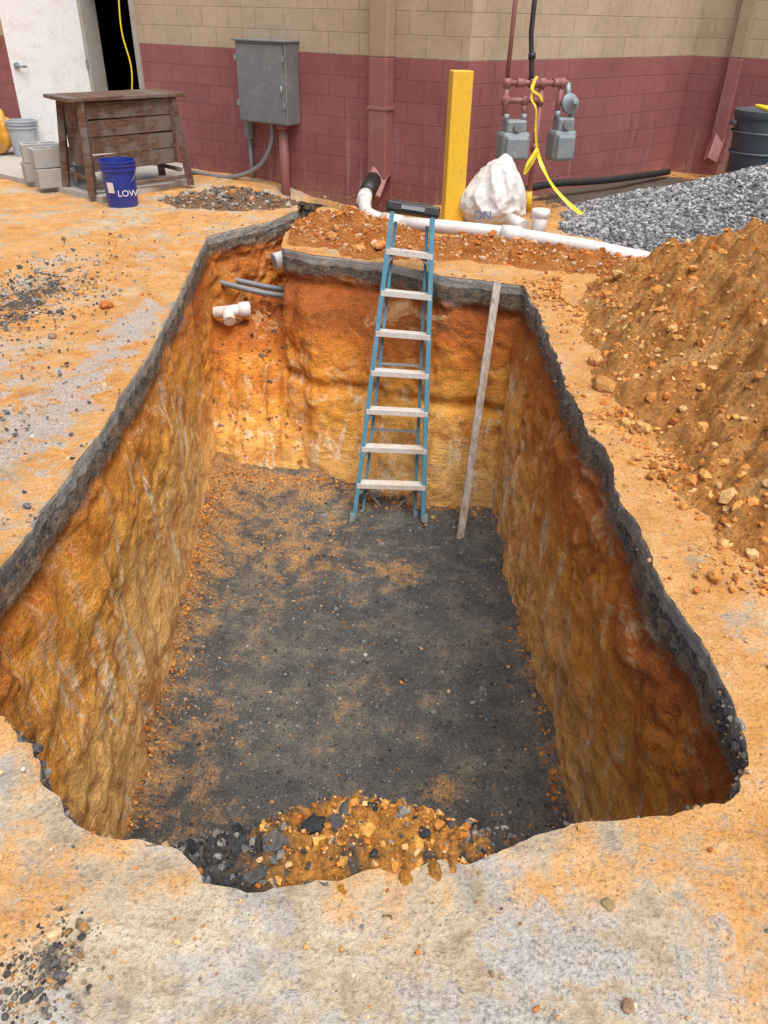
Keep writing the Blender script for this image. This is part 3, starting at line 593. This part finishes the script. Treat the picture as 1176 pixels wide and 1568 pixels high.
for x_,z_ in((1.09,1.20),(1.09,1.05),(1.29,1.05),(1.45,1.20),(1.45,1.05),(1.66,1.20),(1.60,1.20),(1.45,.62),(1.22,1.20)): fit(gp(x_,z_),'x' if x_ in(1.22,1.60) else 'z')
lathe('regulator',[(0,-.05),(.07,-.05),(.095,-.015),(.095,.015),(.065,.04),(.035,.08),(.03,.11),(0,.115)],METER,gp(1.76,1.02,-.06),gm,seg=24,rot=(math.pi/2-.3,0,.4))
tube('regulator_neck',[gp(1.72,1.20),gp(1.75,1.02,-.03)],.03,METER,gm)
fit(gp(1.36,1.20),'x',.045,.09)
tube('black_riser',[gp(1.33,1.20),gp(1.33,1.28),gp(1.30,1.62,.12),gp(1.31,4.0,.14)],.024,BLACK,gm)
tube('black_union',[gp(1.325,1.40,.04),gp(1.32,1.45,.05)],.036,BLACK,gm)
tube('wall_conduit',[gp(1.10,1.20,.1),gp(1.12,1.9,.18),gp(1.16,4.0,.25)],.022,RPIPE,gm)
tube('yellow_stub',[gp(1.45,.0),gp(1.44,.20)],.042,YEL,gm)
tube('lower_black_pipe',[(1.0,8.95,.0),(1.35,9.0,.12),(1.8,9.35,.16),(2.6,9.95,.12),(3.6,10.9,.08)],.04,BLACK,gm,smooth_path=True)
ct=empty('caution_tape')
def ribbon(name,pts,w,mat,tw=0):
    P=[Vector(p) for p in pts]
    Q2=[]
    for i in range(len(P)-1):
        p0=P[max(i-1,0)];p1=P[i];p2=P[i+1];p3=P[min(i+2,len(P)-1)]
        for k in range(5):
            t_=k/5; Q2.append(.5*((2*p1)+(p2-p0)*t_+(2*p0-5*p1+4*p2-p3)*t_*t_+(3*p1-p0-3*p2+p3)*t_**3))
    P=Q2+[P[-1]]; V=[]
    for i,p in enumerate(P):
        d=(P[min(i+1,len(P)-1)]-P[max(i-1,0)]).normalized(); a=tw*i/5+.4*math.sin(i*.9); sd=d.cross(Vector((math.sin(a)*.8,-1,math.cos(a)*.8))).normalized()
        V+=[p-sd*w/2,p+sd*w/2]
    return pymesh(name,V,[(2*i,2*i+1,2*i+3,2*i+2) for i in range(len(P)-1)],mat,ct)
ribbon('wrap',[gp(1.36,1.22,-.08),gp(1.34,1.08,-.1),gp(1.40,.98,-.12),gp(1.42,.8,-.1),gp(1.46,.62,-.1)],.022,TAPE,.8)
ribbon('tail',[gp(1.46,.62,-.1),gp(1.52,.48,-.15),(1.62,8.35,.32),(1.80,8.25,.16),(1.98,8.2,.06),(2.2,8.3,.06),(2.5,8.45,.05)],.04,TAPE,.5)
ribbon('loop',[gp(1.46,.62,-.12),gp(1.38,.50,-.14),gp(1.35,.40,-.14),gp(1.41,.48,-.15),gp(1.47,.60,-.14)],.035,TAPE,.7)
ribbon('knot',[gp(1.38,1.26,-.07),gp(1.33,1.16,-.1),gp(1.42,1.10,-.11),gp(1.46,1.04,-.1)],.022,TAPE,.9)
# ------------------------------------------------------------ workbench
wb=empty('wooden_workbench')
A_=Vector((-3.2,8.62));B_=Vector((-2.32,9.5)); fd=(B_-A_).normalized(); bd=Vector((-fd.y,fd.x)); ba=math.atan2(fd.y,fd.x); Lb=(B_-A_).length; W=.58; Ht=.95
def bp_(s_,d_,z): q=A_+fd*s_+bd*d_; return (q.x,q.y,z)
for k in range(4): box('top_board',(Lb+.12+random.uniform(-.02,.02),W/4-.006,.035),bp_(Lb/2,W*(k+.5)/4,Ht+random.uniform(-.003,.003)),WOOD,wb,rot=(0,0,ba),bev=.004)
for k in range(4): box('front_board',(Lb-.22,.025,.155),bp_(Lb/2,.07+.004*k,Ht-.11-.165*k),WOOD,wb,rot=(random.uniform(-.03,.03),random.uniform(-.012,.012),ba),bev=.004)
for s_ in(.10,Lb-.10):
    for d_ in(.06,W-.06):
        sp=-.10 if s_<.5 else .10
        beam('leg',bp_(s_+sp*.8,d_+(-.08 if d_<.3 else .08),.03),bp_(s_,d_,Ht-.02),.075,.055,WOOD,wb,bev=.004)
    box('side_board',(.028,W-.1,.6),bp_(s_+(.02 if s_<.5 else -.02),W/2,Ht-.34),WOOD,wb,rot=(0,0,ba),bev=.004)
    beam('cross_brace',bp_(s_-.02,.0,.20),bp_(s_-.02,W,.20),.05,.03,WOOD,wb,up=Vector((0,0,1)))
box('back_board',(Lb-.24,.025,.4),bp_(Lb/2,W-.08,Ht-.25),WOOD,wb,rot=(0,0,ba))
beam('foot_brace',bp_(.0,.03,.12),bp_(Lb,.03,.12),.06,.03,WOOD,wb,up=Vector((0,0,1)))
# ------------------------------------------------------------ buckets
def bucket(name,loc,r,h,mat):
    e=empty(name,loc)
    lathe('body',[(0,0),(r*.84,0),(r*.86,.01),(r*.97,h*.80),(r*1.05,h*.80),(r*1.05,h*.83),(r*.98,h*.835),(r*.985,h*.90),(r*1.06,h*.90),(r*1.06,h*.925),(r,h*.93),(r*1.01,h*.97),(r*1.06,h*.97),(r*1.06,h),(r*.96,h),(r*.93,h*.9),(r*.80,.02),(0,.02)],mat,(0,0,0),e)
    pts=[(math.cos(a)*r*1.08,-abs(math.sin(a))*r*.55-.01,h*.84-math.sin(a)*h*.42) for a in np.linspace(0,math.pi,20)]
    tube('bail_handle',pts,.004,GALV,e,seg=6); return e
b=bucket('bucket',(-2.80,8.45,0),.175,.44,BUCKB)
cu=bpy.data.curves.new('label','FONT'); cu.body='LOW'; cu.size=.085; cu.extrude=.001; cu.materials.append(WHITE); o_=link(bpy.data.objects.new('label',cu),b); o_.location=(.015,-.178,.12); o_.rotation_euler=(math.radians(94),0,.35)
box('label_block',(.07,.004,.10),(-.05,-.165,.20),WHITE,b,rot=(.08,0,-.3),bev=0)
bucket('bucket',(-4.85,11.1,.055),.19,.42,BUCKW)
def cinder(name,loc,rot):
    e=empty(name,loc,(0,0,rot)); w,d,h=.40,.20,.19
    box('face_front',(w,.035,h),(0,-d/2+.0175,0),BLKM,e); box('face_back',(w,.035,h),(0,d/2-.0175,0),BLKM,e)
    for x_ in(-w/2+.017,0,w/2-.017): box('web',(.034,d-.07,h-.002),(x_,0,0),BLKM,e)
for q in((-3.72,9.10,.15,.6),(-3.60,9.36,.15,.6),(-3.75,9.14,.346,.66),(-4.00,9.45,.15,.6),(-3.98,9.45,.346,.5)): cinder('cinder_block',q[:3],q[3])
bm=bmesh.new(); bmesh.ops.create_icosphere(bm,subdivisions=4,radius=1)
for v in bm.verts:
    p=v.co.copy(); n_=mn.noise(p*2.5); v.co=Vector((p.x*.25,p.y*.2,(p.z+1)*.27))*(1+.25*n_)
me=bpy.data.meshes.new('yellow_sack'); bm.to_mesh(me); bm.free(); me.materials.append(paint('yellow_sack_mat',(.75,.36,.04),.5,dirt=.4,dc=(.6,.55,.5)))
for p in me.polygons: p.use_smooth=True
o_=link(bpy.data.objects.new('yellow_sack',me)); o_.location=(-5.25,11.1,.05)
tc=empty('trash_can',(4.40,10.22,0))
lathe('body',[(0,0),(.27,0),(.28,.02),(.345,.80),(.36,.80),(.37,.83),(.37,.88),(.345,.885),(.33,.86),(.26,.05),(0,.05)],BINM,(0,0,0),tc,seg=40)
for a in range(3): lathe('rib',[(.30+.025*a,.2+.22*a),(.312+.025*a,.21+.22*a),(.304+.025*a,.225+.22*a)],BINM,(0,0,0),tc,seg=40)
for s_ in(-1,1): box('handle',(.05,.14,.05),(s_*.375,0,.74),BINM,tc,bev=.015)
box('yellow_lining',(.35,.25,.04),(.05,0,.89),TAPE,tc,rot=(.1,.1,.3),bev=.015)

# ------------------------------------------------------------ stepladder (closed, leaning)
ld=empty('stepladder')
fl_,fr=Vector((-.27,5.50,-1.89)),Vector((.35,5.50,-1.89)); tl,tr=Vector((-.005,6.30,.49)),Vector((.335,6.30,.45))
ux=(fr-fl_).normalized(); upv=((tl+tr)/2-(fl_+fr)/2).normalized(); nf=ux.cross(upv).normalized()
if nf.y>0: nf=-nf
def lp(a,s_): return fl_.lerp(tl,a).lerp(fr.lerp(tr,a),s_)
def rail(nm,p,q,w,d,m):
    sgn_=1 if ((p+q)/2-(lp(.5,.5))).dot(ux)<0 else -1
    beam(nm+'_web',p,q,.006,d,m,ld,up=nf,bev=.001)
    for k in(-1,1):
        off=nf*(k*(d/2-.003))+ux*(sgn_*w/2)
        beam(nm+'_flange',p+off,q+off,w,.006,m,ld,up=nf,bev=.001)
rail('front_rail_l',fl_,lp(.985,0),.034,.08,BLUEF); rail('front_rail_r',fr,lp(.985,1),.034,.08,BLUEF)
bk=-nf*.085
def rp(a,s_): return lp(a,.12+.76*s_)+bk-nf*.02*(1-a)
rail('rear_rail_l',rp(.0,0),rp(.96,0),.022,.045,BLUEF); rail('rear_rail_r',rp(.0,1),rp(.96,1),.022,.045,BLUEF)
for p in(fl_,fr): beam('foot',p-upv*.02,p+upv*.05,.045,.085,METER,ld,up=nf)
for p in(rp(0,0),rp(0,1)): beam('rear_foot',p-upv*.02,p+upv*.05,.035,.05,METER,ld,up=nf)
for i in range(7):
    a=.125*(i+1); p,q=lp(a,0)+ux*.004,lp(a,1)-ux*.004
    hv=Vector((0,-1,.08)).normalized(); tz=hv.cross(ux).normalized(); tz=tz if tz.z>0 else -tz
    for nm,pr4 in (('step_tread',((-.045,0),(.045,0),(.045,.006),(-.045,.006))),('step_lip',((.045,.006),(.050,.006),(.050,-.034),(.045,-.034)))):
        V=[e_+hv*s1+tz*s2 for e_ in(p,q) for s1,s2 in pr4]
        pymesh(nm,V,F6,ALU,ld)
    if i in(0,1,2,6):
        for s_,e_,dd in((0,p,1),(1,q,-1)):
            beam('step_brace',lp(a-.05,s_)+nf*.02,e_+ux*dd*.12+nf*.01,.02,.004,GALV,ld,up=nf,bev=.001)
for a in(.10,.30,.52,.74):
    beam('rear_bar',rp(a,0),rp(a,1),.022,.012,GALV,ld,up=nf,bev=.001)
beam('rear_diag',rp(.1,0),rp(.03,.35),.016,.008,GALV,ld,up=nf); beam('rear_diag',rp(.1,1),rp(.03,.65),.016,.008,GALV,ld,up=nf)
cp=(tl+tr)/2-nf*.03; rotc=math.atan2(tr.z-tl.z,tr.x-tl.x)
box('top_cap',(.42,.17,.075),cp,BLACK,ld,rot=(-.32,-rotc,0),bev=.015)
box('cap_tray',(.30,.10,.02),cp+upv*.042,BLACK,ld,rot=(-.32,-rotc,0),bev=.006)
box('cap_label',(.18,.004,.03),cp+nf*.093,GALV,ld,rot=(-.32,-rotc,0),bev=0)
st=empty('wooden_stake'); beam('board',(.64,5.27,-1.92),(.835,5.99,.02),.062,.022,STAKE,st,up=Vector((.15,-1,0)).normalized())
ut=empty('utility_pipes')
tube('grey_conduit_a',[(-1.75,7.35,-.42),(-1.2,7.22,-.50),(-.85,7.25,-.54)],.028,GALV,ut,smooth_path=True); tube('grey_conduit_b',[(-1.75,7.50,-.42),(-1.15,7.36,-.49),(-.85,7.38,-.52)],.028,GALV,ut,smooth_path=True)
tube('white_elbow',[(-1.62,7.0,-.63),(-1.50,6.98,-.61),(-1.38,7.02,-.60)],.055,WHITE,ut,smooth_path=True); tube('white_hub',[(-1.40,7.01,-.60),(-1.30,7.04,-.60)],.07,WHITE,ut)
tube('white_stub',[(-1.50,6.98,-.6),(-1.46,6.86,-.66)],.055,WHITE,ut)
tube('cut_pipe_end',[(-.90,7.30,-.17),(-1.07,7.20,-.20)],.075,WHITE,ut); tube('cut_pipe_bore',[(-1.0,7.238,-.188),(-1.074,7.195,-.201)],.06,METER,ut)

# ------------------------------------------------------------ camera, light
cam=bpy.data.cameras.new('Camera'); co=bpy.data.objects.new('Camera',cam); S.collection.objects.link(co); S.camera=co
co.matrix_world=Matrix.Translation((0,0,1.75))@(Matrix.Rotation(math.radians(57),4,'X')@Matrix.Rotation(.025,4,'Z'))
cam.sensor_fit='HORIZONTAL'; cam.sensor_width=24; cam.lens=24*1178/1176; cam.clip_end=1000; cam.clip_start=.05
w=bpy.data.worlds.new('World'); S.world=w; w.use_nodes=True; nt=w.node_tree; bg=nt.nodes['Background']
sky=nt.nodes.new('ShaderNodeTexSky'); sky.sky_type='NISHITA'; sky.sun_disc=False; sky.sun_elevation=math.radians(66); sky.sun_rotation=math.radians(150)
sky.dust_density=5; sky.air_density=1.0; sky.ozone_density=1
nt.links.new(sky.outputs[0],bg.inputs[0]); bg.inputs[1].default_value=.15
sl_=bpy.data.lights.new('Sun','SUN'); sl_.energy=2.9; sl_.angle=math.radians(50); sl_.color=(1,.96,.90); so=bpy.data.objects.new('Sun',sl_); S.collection.objects.link(so)
az=math.radians(150); el=math.radians(66); dv=Vector((math.sin(az)*math.cos(el),math.cos(az)*math.cos(el),math.sin(el)))
so.rotation_euler=dv.to_track_quat('Z','Y').to_euler()
